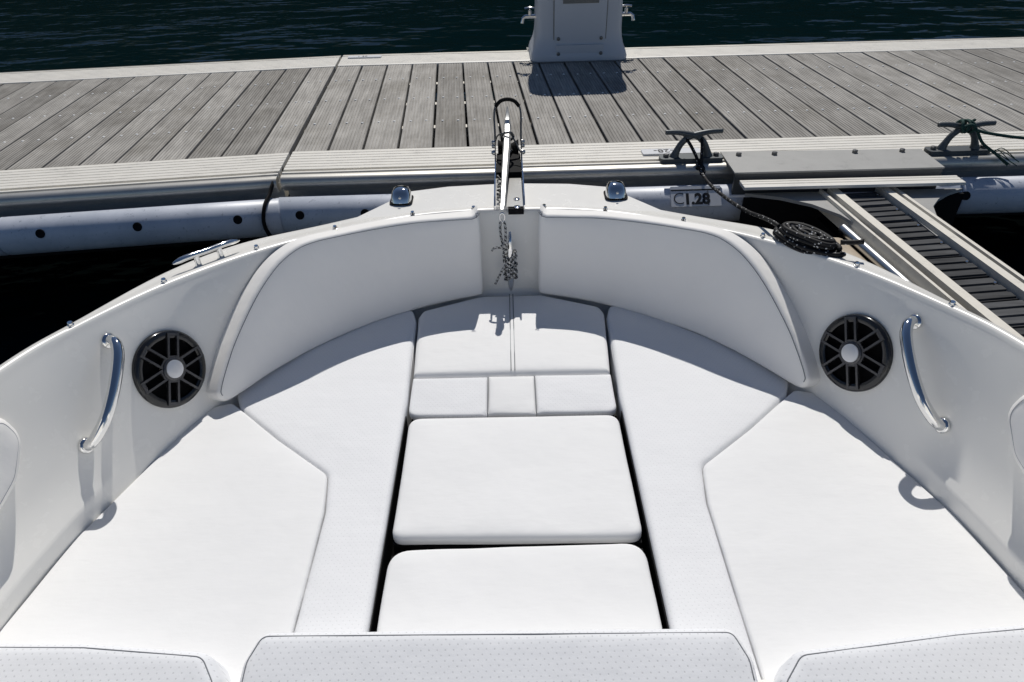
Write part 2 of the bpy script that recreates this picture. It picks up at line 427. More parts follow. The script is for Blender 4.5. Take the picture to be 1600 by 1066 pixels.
def dock_section(x_joint, yj, ang, length, sgn, pitch, label, holes):
    """x_joint, yj: front wood corner at the joint; runs sgn along its own axis"""
    t = empty('floating_dock', (x_joint, yj, DZ), R(ang), label, 'dock')
    rot = Matrix.Rotation(-R(ang), 3, 'Z'); pd = rot @ PLANK_DIR; sh = pd.x / pd.y
    # plank with grooves, sheared so that its ends follow the rails
    n_rib = 9; w_ = pitch - .011; prof = [(0, -.028), (0, -.002), (.002, 0)]
    for k in range(n_rib):
        x0 = .004 + (w_ - .008) * k / n_rib; x1 = .004 + (w_ - .008) * (k + 1) / n_rib
        prof += [(x0 + .0006, 0), (x1 - .0046, 0), (x1 - .0040, -.0022), (x1 - .0008, -.0022)]
    prof += [(w_ - .002, 0), (w_, -.002), (w_, -.028)]
    def pl(v, x, z): return Vector((x + sh * v, v, z))
    vs, fs = extrude_profile(prof, .006, WOOD - .006, pl)
    pm = pyd('plank', vs, fs); pm.materials.append(M['wood'])
    scr = MB(); n = int(length / pitch)
    for i in range(n):
        x = (i * pitch + .004) if sgn > 0 else -((i + 1) * pitch) + .002
        o = link('plank', pm, None, t); o.location = (x, 0, random.uniform(-.0015, .0015)); o.rotation_euler = (0, R(random.uniform(-.35, .35)), R(random.uniform(-.06, .06)))
        for v in (.36, .72, 1.09):
            for xx in (.032, w_ - .032):
                scr.lathe([(.0060, -.001), (.0060, .0015), (.0045, .0026)], Matrix.Translation((x + xx + sh * v, v + random.uniform(-.006, .006), 0)), 7)
    tagp(scr.build('screw_heads', M['screw'], t, 30), kind='stuff')
    a, b = (0.004, length) if sgn > 0 else (-length, -.004)
    def near(x, v, z): return Vector((x - sh * v * 1, -v, z))
    def far(x, v, z): return Vector((x + sh * (WOOD + v), WOOD + v, z))
    vs, fs = extrude_profile(rail_profile(1), a, b, near); link('near_edge_rail', pyd('r', vs, fs), M['alu'], t, 30)
    for pl_, nm in ((near, 'near_rub_rail'), (far, 'far_rub_rail')):
        vs, fs = extrude_profile(lip_profile(), a, b, pl_); link(nm, pyd('r', vs, fs), M['lip'], t, 40)
    vs, fs = extrude_profile(rail_profile(1), a, b, far); link('far_edge_rail', pyd('r', vs, fs), M['alu'], t, 30)
    for v in (.345, .705, 1.075):
        MB().box((a + sh * v, v, -.075), (b + sh * v, v + .04, -.0295)).build('joist', M['alu'], t)
    MB().box((a, -.17, -.30), (b, WOOD + .17, -.26)).build('gap_shade_sheet', M['black'], t)  # black sheet added to darken the plank gaps and stop sun streaks
    # pale plastic float tubes along both sides
    seams = holes['seams']; ends = sorted([a] + seams + [b])
    for e0, e1 in zip(ends, ends[1:]):
        for v0 in (-.332, WOOD + .31):
            f = MB().tube([(e0 + .002, v0, -.130), (e0 + .008, v0, -.130), (e1 - .008, v0, -.130), (e1 - .002, v0, -.130)], [.066, .071, .071, .066], 40).build('float_tube', M['float'], t, 50)
    for hx in holes['holes']:
        ph = R(66); c = Vector((hx, -.332 - .071 * math.sin(ph), -.130 + .071 * math.cos(ph))); nn = Vector((0, -math.sin(ph), math.cos(ph)))
        mt = Matrix.Translation(c) @ nn.to_track_quat('Z', 'Y').to_matrix().to_4x4()
        MB().lathe([(.0165, -.01), (.0165, .0012), (.0150, .0025), (.0125, .0018), (.002, .0012)], mt, 18).build('float_hole_disc', M['black'], t)  # black disc on the surface paints the dark inside of a hole
    return t
dockR = dock_section(-.893, 2.772, .75, 4.3, 1, .1462, 'weathered grey plank dock section right of the joint with the pedestal on it', {'seams': [1.02, 2.62], 'holes': [.10, .345, 1.94, 2.40, 2.63]})
dockL = dock_section(-.899, 2.762, 6.4, 2.7, -1, .1395, 'weathered grey plank dock section left of the joint and the hanging strap', {'seams': [-1.02], 'holes': [-.16, -.52, -.86]})

# hanging rubber strap in the joint
sp_ = smooth_path([(-.898, 2.62, DZ - .01), (-.899, 2.49, DZ - .015), (-.906, 2.44, DZ - .042), (-.912, 2.375, DZ - .062), (-.918, 2.345, DZ - .115), (-.906, 2.342, DZ - .165), (-.895, 2.36, DZ - .20)], 24)
tagp(MB().tube(sp_, .011, 8, sx=.5).build('rubber_strap', M['black'], None, 180), 'black rubber strap hanging over the float at the dock joint', 'strap')

# number plates on the dock
def plate(name, loc, rz, w_, d_, s, size, rot, label, m_ink='ink_grey', dx=.02):
    t = empty(name, loc, rz, label, 'number plate')
    MB().prism(rounded([(-w_ / 2, -d_ / 2), (w_ / 2, -d_ / 2), (w_ / 2, d_ / 2), (-w_ / 2, d_ / 2)], .006), 0, .006).build('plate', M['plate_white'], t)
    o = link('lettering', text_mesh(s, size, .0004), M[m_ink], t)
    b = [v.co for v in o.data.vertices]; cx = (min(v.x for v in b) + max(v.x for v in b)) / 2; cy_ = (min(v.y for v in b) + max(v.y for v in b)) / 2
    for v in b: v.x -= cx; v.y -= cy_
    o.location = (dx, 0, .0068); o.rotation_euler = (0, 0, rot); return t
plate('number_plate', (.655, 2.655, DZ + .0052), R(.75), .235, .055, '-28-', .050, math.pi, 'small white plate reading -28- upside down behind the cast dock cleat', 'ink', dx=-.03)
plate('number_plate', (-.845, 4.345, DZ + .0052), R(1.2), .20, .04, '1 30', .034, 0, 'small white plate with grey numbers on the far dock edge by the joint', dx=-.01)

# berth number plate on the float
ph = R(46); c = Vector((.708, 2.463 - .071 * math.sin(ph), .070 + .071 * math.cos(ph)))
t = empty('berth_sign', c, R(.75), 'white berth sign reading C1.28 on the pale float', 'sign'); t.rotation_euler = (ph, 0, R(.75))
MB().prism(rounded([(-.095, -.04), (.095, -.04), (.095, .04), (-.095, .04)], .003), .004, .008).build('plate', M['plate_white'], t)
MB().box((-.094, .022, .0082), (.094, .0275, .0092)).build('top_bar', M['ink'], t)
MB().box((.042, -.036, .0082), (.049, .020, .0088)).build('divider', M['ink_grey'], t)
for s_, x_, sz, bo in (('C', -.089, .066, -.0012), ('1.28', -.047, .058, .0026)):
    o = link('lettering', text_mesh(s_, sz, .0004, bo), M['ink'], t); o.location = (x_, -.030, .0086)

# ------------------------------------------------------------------ service pedestal
ped = empty('service_pedestal', (.425, 4.33, DZ + .004), R(.75), 'white power and water pedestal standing on the far dock edge', 'pedestal')
def rrect(w_, d_, r_, n=6): return rounded([(-w_ / 2, -d_ / 2), (w_ / 2, -d_ / 2), (w_ / 2, d_ / 2), (-w_ / 2, d_ / 2)], r_, n)
lv = [(0, .555, .37, .05), (.018, .56, .375, .055), (.045, .545, .36, .06), (.08, .515, .335, .06), (.12, .497, .32, .06), (.16, .49, .315, .06), (.70, .475, .30, .06), (.74, .50, .33, .07), (.86, .50, .33, .09), (.90, .46, .29, .09)]
vs = []; fs = []
for z, a, b, r_ in lv: vs += [(q.x, q.y, z) for q in rrect(a, b, r_)]
n = len(rrect(1, 1, .1))
for i in range(len(lv) - 1):
    for k in range(n): fs.append((i * n + k, i * n + (k + 1) % n, (i + 1) * n + (k + 1) % n, (i + 1) * n + k))
fs += [tuple(range(n)), tuple((len(lv) - 1) * n + k for k in range(n))]
link('body', pyd('body', vs, fs), M['plastic_white'], ped, 40)
MB().box((-.29, -.20, -.003), (.29, .19, -.001)).build('base_gasket', M['grey_plastic'], ped)
MB().prism([(q.x, q.y) for q in rounded([(-.150, .090), (.150, .090), (.155, .625), (-.155, .625)], .012)], .154, .1615, Matrix.Rotation(R(90), 4, 'X')).build('panel_backing', M['grey_plastic'], ped)  # grey slab behind the panel, showing as a thin dark outline
pn = MB().prism([(q.x, q.y) for q in rounded([(-.145, .095), (.145, .095), (.15, .62), (-.15, .62)], .012)], .1565, .166, Matrix.Rotation(R(90), 4, 'X')).build('front_panel', M['plastic_white'], ped)
MB().prism([(q.x, q.y) for q in rounded([(-.135, .028), (.135, .028), (.135, .086), (-.135, .086)], .006)], .172, .181, Matrix.Rotation(R(90), 4, 'X')).build('lower_panel', M['plastic_white'], ped)
sc_ = MB().box((-.10, -.170, .30), (.10, -.1665, .46)).build('display_frame', M['grey_plastic'], ped)
MB().box((-.078, -.1725, .322), (.078, -.1702, .44)).build('glass', M['screen'], sc_)
for x_, z_, y_ in ((-.122, .118, -.167), (.122, .118, -.167), (-.122, .040, -.182), (.122, .040, -.182)):
    MB().lathe([(.010, 0), (.010, .003), (.006, .005)], Matrix.Translation((x_, y_, z_)) @ Matrix.Rotation(R(90), 4, 'X'), 12).build('screw', M['dark_steel'], ped)
for sx in (-1, 1):
    for zz in (.215, .50):
        tp = MB(); X = .244 * sx
        tp.tube([(X, -.03, zz), (X + .06 * sx, -.03, zz), (X + .075 * sx, -.03, zz - .01), (X + .08 * sx, -.03, zz - .035)], [.012, .011, .010, .010], 10)
        tp.lathe([(.010, 0), (.010, .022), (.004, .026), (.004, .036)], Matrix.Translation((X + .035 * sx, -.03, zz + .008)), 10)
        tp.tube([(X + .005 * sx, -.03, zz + .042), (X + .035 * sx, -.03, zz + .046), (X + .065 * sx, -.03, zz + .042)], .006, 8)
        tp.build('tap', M['chrome'], ped)

# ------------------------------------------------------------------ dock cleats
def dock_cleat(x, y, label):
    t = empty('dock_cleat', (x, y, DZ + .006), R(.75), label, 'cleat', 'cast dock cleats')
    b = MB().prism(rounded([(-.122, -.028), (.122, -.028), (.122, .028), (-.122, .028)], .016), -.03, .012).build('base_plate', M['cast'], t)
    for s in (-1, 1):
        MB().tube(smooth_path([(s * .066, 0, .008), (s * .060, 0, .03), (s * .045, 0, .062), (s * .022, 0, .085), (0, 0, .094)], 12), [.018, .016, .014, .0125, .0115, .011, .011, .011, .011, .011, .011, .011], 12, sx=1.1).build('leg', M['cast'], t, 60)
        MB().tube(smooth_path([(0, 0, .094), (s * .03, 0, .101), (s * .065, 0, .107), (s * .105, 0, .108), (s * .109, 0, .108)], 12), [.0125, .012, .0115, .011, .0105, .010, .0098, .0095, .0092, .009, .008, .004], 12).build('horn', M['cast'], t, 60)
        MB().lathe([(.011, .012), (.011, .022), (.008, .024)], Matrix.Translation((s * .098, 0, 0)), 6).build('bolt', M['dark_steel'], t)
    return t
dock_cleat(.715, 2.575, 'grey cast dock cleat with the black mooring line looped on it')
dock_cleat(1.765, 2.59, 'grey cast dock cleat with green rope knotted around its horns')
# green rope on the right cleat
CX, CY_, CZ = 1.765, 2.59, DZ + .10
g = MB(); pts = []
for k in range(60):
    a = k / 59 * 2 * math.pi * 3.2; s = -.028 + .056 * k / 59
    pts.append((CX + s + .006 * math.sin(a * 1.7), CY_ + .024 * math.cos(a), CZ + .005 + .022 * math.sin(a)))
g.tube(pts, .0055, 7)
g.tube(smooth_path([(CX + .02, CY_ - .02, CZ), (CX + .08, CY_ - .04, CZ - .012), (CX + .25, CY_ - .06, CZ - .03), (CX + .7, CY_ - .1, CZ - .05), (CX + 1.6, CY_ - .2, CZ - .02)], 30), .006, 7)
g.tube(smooth_path([(CX - .03, CY_ - .02, CZ + .005), (CX + .0, CY_ - .03, CZ + .02), (CX + .035, CY_ - .02, CZ - .005), (CX + .065, CY_ - .035, CZ - .05), (CX + .115, CY_ - .06, CZ - .085), (CX + .15, CY_ - .10, CZ - .115)], 26), .0055, 7)
for k in range(5):
    a = k * 1.3; g.tube(smooth_path([(CX + .105, CY_ - .055, CZ - .08), (CX + .125 + .012 * math.cos(a), CY_ - .065, CZ - .075 + .015 * math.sin(a)), (CX + .16 + .02 * math.cos(a), CY_ - .11 + .012 * math.sin(a), CZ - .10 + .012 * math.sin(a))], 8), .0018, 5)
tagp(g.build('green_rope', M['rope_green'], None, 180), 'dark green rope tied round the right dock cleat with a frayed end', 'rope')

# ------------------------------------------------------------------ finger pier
FA = R(5.6)
fp = empty('finger_pier', (1.18, 2.40, .15), 0, 'narrow finger pier with dark slats bolted to the dock', 'finger pier')
def F(x, y, z): return (x - 1.18, y - 2.40, z - .15)
def fprism(poly, z0, z1, name, m, smooth=30): return MB().prism([(x - 1.18, y - 2.40) for x, y in poly], z0 - .15, z1 - .15).build(name, m, fp, smooth)
mp_ = fprism([(.846, 2.63), (1.632, 2.61), (1.625, 2.418), (.842, 2.412)], DZ + .0065, DZ + .0125, 'mounting_plate', M['alu_grey'])
fprism([(.846, 2.416), (1.622, 2.421), (1.622, 2.433), (.846, 2.429)], .02, DZ + .006, 'mounting_face', M['galv_shaded'])
for x in (.905, 1.045, 1.36, 1.545, ):
    MB().lathe([(.011, 0), (.011, .009), (.008, .011)], Matrix.Translation(F(x, 2.585, DZ + .013)), 6).build('bolt', M['dark_steel'], mp_).parent = mp_
vs_, fs_ = extrude_profile([(0, -.012), (0, 0), (.012, 0), (.0125, -.005), (.017, -.005), (.0175, 0), (.034, 0), (.0345, -.005), (.039, -.005), (.0395, 0), (.066, 0), (.068, -.003), (.068, -.010), (.064, -.012)], .858, 1.662, lambda x, v, z: Vector(F(x, 2.392 - v, .190 + z)))
link('hinge_bar', pyd('h', vs_, fs_), M['alu'], fp, 30)
fprism([(.88, 2.372), (1.0, 2.33), (1.09, 2.265), (1.155, 2.175), (1.185, 2.08), (1.20, 2.0), (1.205, 2.372)], .135, .147, 'gusset', M['alu_grey'])
fprism([(1.69, 2.372), (1.62, 2.335), (1.555, 2.285), (1.505, 2.225), (1.478, 2.15), (1.470, 2.07), (1.470, 2.0), (1.40, 2.0), (1.38, 2.372)], .135, .147, 'gusset', M['alu_grey'])
fprism([(.875, 2.366), (1.69, 2.366), (1.69, 2.352), (.875, 2.352)], -.05, .134, 'under_gusset_shade', M['black'])  # black colour carries the shadow below the gussets
ax = Vector((math.sin(FA), -math.cos(FA), 0)); pr = Vector((math.cos(FA), math.sin(FA), 0))
def fbox(x0, x1, s0, s1, z0, z1, name, m, sm=30):
    o0 = Vector((0, -.035, 0)); vs = []
    for z in (z0, z1):
        for (x, s) in ((x0, s0), (x1, s0), (x1, s1), (x0, s1)): q = o0 + pr * (x - 1.18) + ax * s; vs.append((q.x, q.y, z - .15))
    return MB().add(vs, [(3, 2, 1, 0), (4, 5, 6, 7), (0, 1, 5, 4), (1, 2, 6, 5), (2, 3, 7, 6), (3, 0, 4, 7)]).build(name, m, fp, sm)
LEN = 2.1
fbox(1.150, 1.160, 0, LEN, .09, .160, 'outer_rail', M['alu_beige']); fbox(1.182, 1.214, 0, LEN, .09, .164, 'deck_rail', M['alu_beige'])
fbox(1.371, 1.400, 0, LEN, .09, .164, 'deck_rail', M['alu_beige']); fbox(1.421, 1.434, 0, LEN, .09, .160, 'outer_rail', M['alu_beige'])
fbox(1.161, 1.181, 0, LEN, .03, .05, 'rail_web', M['black']); fbox(1.401, 1.420, 0, LEN, .03, .05, 'rail_web', M['black'])
sw = .117; gp = []
x0, x1 = 1.224, 1.355
prof = [(0, -.02), (0, 0)]
for k in range(3):
    a = sw * k / 3
    prof += [(a + .001, 0), (a + sw / 3 - .013, 0), (a + sw / 3 - .012, -.005), (a + sw / 3 - .001, -.005)]
prof += [(sw, 0), (sw, -.02)]
def slp(x, s, z): q = pr * x + ax * s; return Vector((q.x, q.y, z))
vs_, fs_ = extrude_profile(prof, 0, x1 - x0, slp); sm_ = pyd('slat', vs_, fs_); sm_.materials.append(M['slat'])
for k in range(int(LEN / .126)):
    q = Vector((0, -.035, 0)) + pr * (x0 - 1.18) + ax * (.03 + k * .126)
    o = link('slat', sm_, None, fp); o.location = (q.x, q.y, 0.0 + random.uniform(-.001, .001))
    for s_ in (.03, .088):
        q2 = Vector((0, -.035, 0)) + pr * (x1 - .012 - 1.18) + ax * (.03 + k * .126 + s_)
        if s_ < .05: MB().lathe([(.0045, -.001), (.0045, .002), (.003, .003)], Matrix.Translation((q2.x, q2.y, .0005)), 7).build('screw', M['chrome'], fp)
fbox(1.215, 1.37, 0, LEN, .03, .06, 'under_pan', M['black'])
def fpt(x, s, z): q = Vector((0, -.035, 0)) + pr * (x - 1.18) + ax * s; return (q.x, q.y, z - .15)
MB().tube([fpt(1.128, .24, .118), fpt(1.128, LEN, .118)], .018, 16).build('steel_pipe', M['steel'], fp, 60)
MB().tube([fpt(1.075, .27, .035), fpt(1.075, .28, .035), fpt(1.075, LEN, .035)], [.070, .075, .075], 32).build('side_float', M['beige'], fp, 50)

# ------------------------------------------------------------------ the boat
boat = empty('motorboat', (0, 1.0, WATER_Z), 0, 'white open bow motorboat moored bow-on to the dock', 'boat')
BO = Vector((0, 1.0, WATER_Z))
def B(p): return Vector(p) - BO       # world -> boat frame
def bb(mb, name, m, parent=None, smooth=35):
    """build in world coordinates, then express in the boat's frame"""
    p = parent if parent is not None else boat
    mb.v = [v - BO for v in mb.v]; return mb.build(name, m, p, smooth)
NS = 120
G = catmull([(0, 2.012, .270), (.11, 2.008, .271), (.30, 1.972, .274), (.515, 1.864, .284), (.70, 1.708, .304), (.865, 1.493, .329), (.975, 1.275, .351), (1.035, 1.11, .363), (1.095, .8, .375), (1.12, .4, .38), (1.125, -3.2, .38)], NS)
S = catmull([(0, 1.974, 0), (.11, 1.968, 0), (.30, 1.908, 0), (.47, 1.815, 0), (.64, 1.658, 0), (.80, 1.408, 0), (.90, 1.165, 0), (.96, .98, 0), (.998, .76, 0), (1.015, .4, 0), (1.02, -3.2, 0)], NS)
O = catmull([(0, 2.10, .268), (.12, 2.095, .268), (.34, 2.055, .270), (.585, 1.922, .277), (.785, 1.785, .291), (.912, 1.588, .314), (1.008, 1.328, .338), (1.066, 1.143, .354), (1.135, .8, .364), (1.165, .4, .368), (1.17, -3.2, .368)], NS)
secs = []
for g_, s_, o_ in zip(G, S, O):
    out = Vector((o_.x - g_.x, o_.y - g_.y, 0)).normalized(); d = g_ - s_
    hb = Vector((o_.x * .72, o_.y - .30 - .12 * (1 - min(1, o_.x)), WATER_Z - .12))
    ledge = max(0, min(1, (1.12 - s_.y) / .12)) * .013   # moulded step low on the side, aft
    sec = [s_ - d * .45, s_, s_ + d * .10 - out * ledge, s_ + d * .135 - out * ledge, s_ + d * .165, s_ + d * .4, s_ + d * .7, s_ + d * .93]
    for a in (0, 30, 60, 90): sec.append(g_ + out * (.012 - .012 * math.cos(R(a))) + Vector((0, 0, -.012 + .012 * math.sin(R(a)))))
    w_ = (o_ - g_)
    sec += [g_ + w_ * .35, g_ + w_ * .40 + Vector((0, 0, -.0025)), g_ + w_ * .7 + Vector((0, 0, -.001)), o_ - out * .012, o_ + Vector((0, 0, -.004)), o_ + out * .008 + Vector((0, 0, -.014)), o_ + out * .010 + Vector((0, 0, -.06)), o_ * .6 + hb * .4 + out * .02, hb]
    secs.append(sec)
full = [[Vector((-p.x, p.y, p.z)) for p in sec] for sec in secs[:0:-1]] + secs
for p in secs[0]: p.x = 0
m_ = len(full[0]); mb = MB(); vs = [p for sec in full for p in sec]
fs = [(i * m_ + k, i * m_ + k + 1, (i + 1) * m_ + k + 1, (i + 1) * m_ + k) for i in range(len(full) - 1) for k in range(m_ - 1)]
mb.add(vs, fs); hull = bb(mb, 'hull', M['gel'], None, 48)
# pulpit platform
plat = [(-.512, 1.93), (-.385, 2.088), (-.335, 2.158), (-.205, 2.192), (-.06, 2.204), (.06, 2.204), (.205, 2.192), (.335, 2.158), (.385, 2.088), (.512, 1.93), (.30, 1.995), (.11, 2.03), (0, 2.032), (-.11, 2.03), (-.30, 1.995)]
pp = [Vector(q) for q in plat]
mb = MB(); nz = len(pp); tops = [.2735, .2765, .2765, .2765, .2765, .2765, .2765, .2765, .2765, .2735, .2700, .2675, .2672, .2675, .2700]
mb.add([(q.x, q.y, .225) for q in pp] + [(q.x, q.y, z) for q, z in zip(pp, tops)], [tuple(range(nz - 1, -1, -1)), tuple(range(nz, 2 * nz))] + [(k, (k + 1) % nz, nz + (k + 1) % nz, nz + k) for k in range(nz)]); bb(mb, 'bow_platform', M['gel'])
# seat base, bulkhead and unseen aft parts added to bounce light
mb = MB(); mb.prism([(-.42, 1.90), (.42, 1.90), (.62, 1.6), (.98, 1.0), (1.0, -.2), (-1.0, -.2), (-.98, 1.0), (-.62, 1.6)], -.16, -.14); bb(mb, 'seat_base', M['gel'])
mb = MB(); mb.prism([(-.30, 1.43), (.29, 1.43), (.30, .5), (-.31, .5)], -.10, -.095); bb(mb, 'walkway_pan', M['void'])  # flat black sheet beneath the walkway cushions
mb = MB(); mb.prism([(-1.0, .615), (1.0, .615), (1.0, -.2), (-1.0, -.2)], -.12, .02); bb(mb, 'aft_bulkhead', M['gel'])
for s in (-1, 1):
    mb = MB(); pf = [(.24, .0), (.24, .08), (.05, .30), (-.28, .74), (-.50, .78), (-.66, .0)]; xa, xb = s * .42, s * 1.04
    mb.add([(xa, y, z) for y, z in pf] + [(xb, y, z) for y, z in pf], [tuple(range(6)), tuple(range(11, 5, -1))] + [(i, (i + 1) % 6, 6 + (i + 1) % 6, 6 + i) for i in range(6)]); bb(mb, 'bounce_console', M['gel'], None, 20)  # unseen wedges, added and raised to bounce sun onto the backrests
mb = MB().box((-1.0, -3.2, -.22), (1.0, -.2, -.19)); bb(mb, 'bounce_sole', M['gel'])  # unseen floor behind the camera, added as a bounce surface
mb = MB().box((-.98, -3.19, -.185), (.98, -2.5, .12)).box((-.98, -3.19, .125), (.98, -2.98, .42)); bb(mb, 'bounce_bench', M['vinyl'])  # unseen white bench, added to return light towards the bow
# snap fasteners
for (x, y, z) in [(.113, 2.022, .272), (.304, 1.986, .276), (.525, 1.876, .286), (.712, 1.722, .306), (.877, 1.504, .331), (.990, 1.280, .353)]:
    for s in (-1, 1):
        mb = MB().lathe([(.0075, -.004), (.0075, .001), (.0045, .002), (.0042, .005), (.006, .006), (.005, .0085)], Matrix.Translation((s * x, y, z)), 12); bb(mb, 'snap_fastener', M['chrome'])
# navigation lights
for s in (-1, 1):
    prof = []
    mb = MB(); NA = 20; rings = []
    for j in range(7):
        ph = j / 6 * R(90)
        ring = []
        for k in range(NA):
            a = 2 * math.pi * k / NA; ca, sa = math.cos(a), math.sin(a)
            sq = (abs(ca) ** 3.2 + abs(sa) ** 3.2) ** (-1 / 3.2)
            rr = math.cos(ph) ** .55 if ph < R(89) else .02
            ring.append((s * .350 + .0335 * rr * sq * ca, 2.088 + .034 * rr * sq * sa + .010 * math.sin(ph), .2795 + .040 * math.sin(ph)))
        rings.append(ring)
    vs = [p for r_ in rings for p in r_]; fs = [(j * NA + k, j * NA + (k + 1) % NA, (j + 1) * NA + (k + 1) % NA, (j + 1) * NA + k) for j in range(6) for k in range(NA)] + [tuple(6 * NA + k for k in range(NA))]
    mb.add(vs, fs); nl = bb(mb, 'navigation_light', M['chrome'], None, 60)
    mb = MB().prism([(q.x + s * .350, q.y + 2.088) for q in rrect(.074, .076, .02)], .2766, .2800); bb(mb, 'gasket', M['black'], nl)
    mb = MB().lathe([(.0042, 0), (.0042, .002), (.002, .003)], Matrix.Translation((s * .350, 2.0545, .300)) @ Matrix.Rotation(R(78), 4, 'X'), 10); bb(mb, 'screw', M['steel'], nl)
# port gunwale cleat
def horn_cleat_on(p, d, L_, h):
    p = Vector(p); d = Vector(d).normalized(); z = Vector((0, 0, 1)); mb = MB()
    mb.tube(smooth_path([p - d * L_ / 2 + z * (h + .002), p - d * L_ * .30 + z * (h + .006), p + z * (h + .005), p + d * L_ * .30 + z * (h + .006), p + d * L_ / 2 + z * (h + .002)], 21), [.002, .005, .0065] + [.0075] * 15 + [.0065, .005, .002], 12); cl = bb(mb, 'horn_cleat', M['chrome'], None, 60)
    for s in (-1, 1):
        q = p + d * s * L_ * .17; mb = MB().tube([q, q + z * h * .4, q + z * (h + .004)], [.011, .008, .007], 12); bb(mb, 'post', M['chrome'], cl, 60)
horn_cleat_on((-.815, 1.645, .302), (-.62, -.82, 0.085), .20, .034)

# wall frames for things fixed to the sides
def wall_frame(y, z, s):
    """point on the inner side at station y, height z; s = +1 starboard"""
    best = min(range(NS), key=lambda i: abs(S[i].lerp(G[i], z / G[i].z).y - y))
    k = min(max(best, 1), NS - 2); f = z / G[k].z
    p = S[k].lerp(G[k], f); q0 = S[k - 1].lerp(G[k - 1], f); q1 = S[k + 1].lerp(G[k + 1], f)
    t_ = (q1 - q0).normalized(); up_ = (G[k] - S[k]).normalized(); up_ = (up_ - t_ * up_.dot(t_)).normalized(); n_ = t_.cross(up_)
    # slide along the wall so that y matches exactly
    p = p + t_ * ((y - p.y) / t_.y)
    if n_.x > 0: n_ = -n_
    if s < 0: p, t_, up_, n_ = [Vector((-v.x, v.y, v.z)) for v in (p, t_, up_, n_)]
    return p, t_, up_, n_
# speakers
for s in (-1, 1):
    p, t_, up_, n_ = wall_frame(1.372, .152, s); xa = up_.cross(n_)
    mt = Matrix.Translation(p + n_ * .001) @ Matrix((xa, up_, n_)).transposed().to_4x4() @ Matrix.Scale(1.09, 4)
    mb = MB().lathe([(.072, .001), (.072, .0040), (.060, .0045), (.036, .0025), (.018, .003), (.0, .0035)], mt, 40); sp = bb(mb, 'speaker', M['cone'], None, 60)
    sp['label'] = 'black round speaker in the %s side wall' % ('left' if s < 0 else 'right')
    mb = MB(); prof = [(.0905, .0), (.0905, .006), (.0885, .010), (.085, .0125), (.0765, .0130), (.072, .011), (.0705, .001)]
    vs = []; fs = []; sg = 56
    for r_, h in prof:
        for k in range(sg): a = 2 * math.pi * k / sg; vs.append(mt @ Vector((r_ * math.cos(a), r_ * math.sin(a), h)))
    for i in range(len(prof) - 1):
        for k in range(sg): fs.append((i * sg + k, i * sg + (k + 1) % sg, (i + 1) * sg + (k + 1) % sg, (i + 1) * sg + k))
    mb.add(vs, fs); bb(mb, 'rim', M['spk_rim'], sp, 50)
    for k in range(6):
        a = R(60 * k); mk = mt @ Matrix.Rotation(a, 4, 'Z'); mb = MB()
        for yy in (-.0140, .0092): mb.box((.020, yy, .009), (.0835, yy + .0052, .0165), mk)
        mb.box((.020, -.0093, .009), (.031, .0093, .0160), mk); mb.box((.077, -.0093, .009), (.0835, .0093, .0160), mk); bb(mb, 'spoke', M['spk'], sp)
    mb = MB().lathe([(.0265, .008), (.0265, .018), (.0245, .0195), (.0215, .0195)], mt, 32); bb(mb, 'hub_ring', M['spk'], sp, 40)
    mb = MB().lathe([(.0213, .017), (.0210, .0215), (.012, .0228), (.004, .023)], mt, 32); bb(mb, 'badge', M['badge'], sp, 60)
    # grab handle
    p0, _, _, n0 = wall_frame(1.306, .290, s); p1, _, _, n1 = wall_frame(1.120, .134, s)
    mid = lambda f, o_: p0.lerp(p1, f) + n0.lerp(n1, f) * o_
    pts = smooth_path([p0 + n0 * .001, p0 + n0 * .018, mid(.05, .036), mid(.16, .050), mid(.34, .057), mid(.55, .058), mid(.76, .050), mid(.91, .032), mid(.985, .015), p1 + n1 * .001], 50)
    mb = MB().tube(pts, .0132, 20); hd = bb(mb, 'grab_handle', M['chrome'], None, 180)
    for q, nn in ((p0, n0), (p1, n1)):
        mb = MB().lathe([(.0185, 0), (.0185, .003), (.0165, .006), (.0125, .0085)], Matrix.Translation(q + nn * .0015) @ nn.to_track_quat('Z', 'Y').to_matrix().to_4x4(), 24); bb(mb, 'flange', M['chrome'], hd, 40)

# backrest pads
NP = 361
Gp = catmull([(0, 2.012, .270), (.11, 2.008, .271), (.30, 1.972, .274), (.515, 1.864, .284), (.70, 1.708, .304), (.865, 1.493, .329), (.975, 1.275, .351), (1.035, 1.11, .363), (1.095, .8, .375)], NP)
Sp = catmull([(0, 1.974, 0), (.11, 1.968, 0), (.30, 1.908, 0), (.47, 1.815, 0), (.64, 1.658, 0), (.80, 1.408, 0), (.90, 1.165, 0), (.96, .98, 0), (.998, .76, 0)], NP)
def pad_pt(k, z):
    f = lambda i: Sp[i].lerp(Gp[i], z / Gp[i].z)
    a, b = max(0, k - 1), min(NP - 1, k + 1); t_ = (f(b) - f(a)).normalized(); d_ = (Gp[k] - Sp[k]).normalized(); n_ = t_.cross(d_).normalized()
    if n_.y > 0: n_ = -n_
    return f(k) + n_ * (.045 + .025 * z / .283), n_
arc = [0]
for k in range(1, NP): arc.append(arc[-1] + (pad_pt(k, .14)[0] - pad_pt(k - 1, .14)[0]).length)
import bisect
def pad_map(s):
    def f(x, z, h):
        k = min(max(bisect.bisect(arc, x) - 1, 0), NP - 2); w_ = (x - arc[k]) / (arc[k + 1] - arc[k])
        (p0, n0), (p1, n1) = pad_pt(k, z), pad_pt(k + 1, z); p = p0.lerp(p1, w_) + n0.lerp(n1, w_) * h
        if s < 0: p.x = -p.x
        return p - BO
    return f
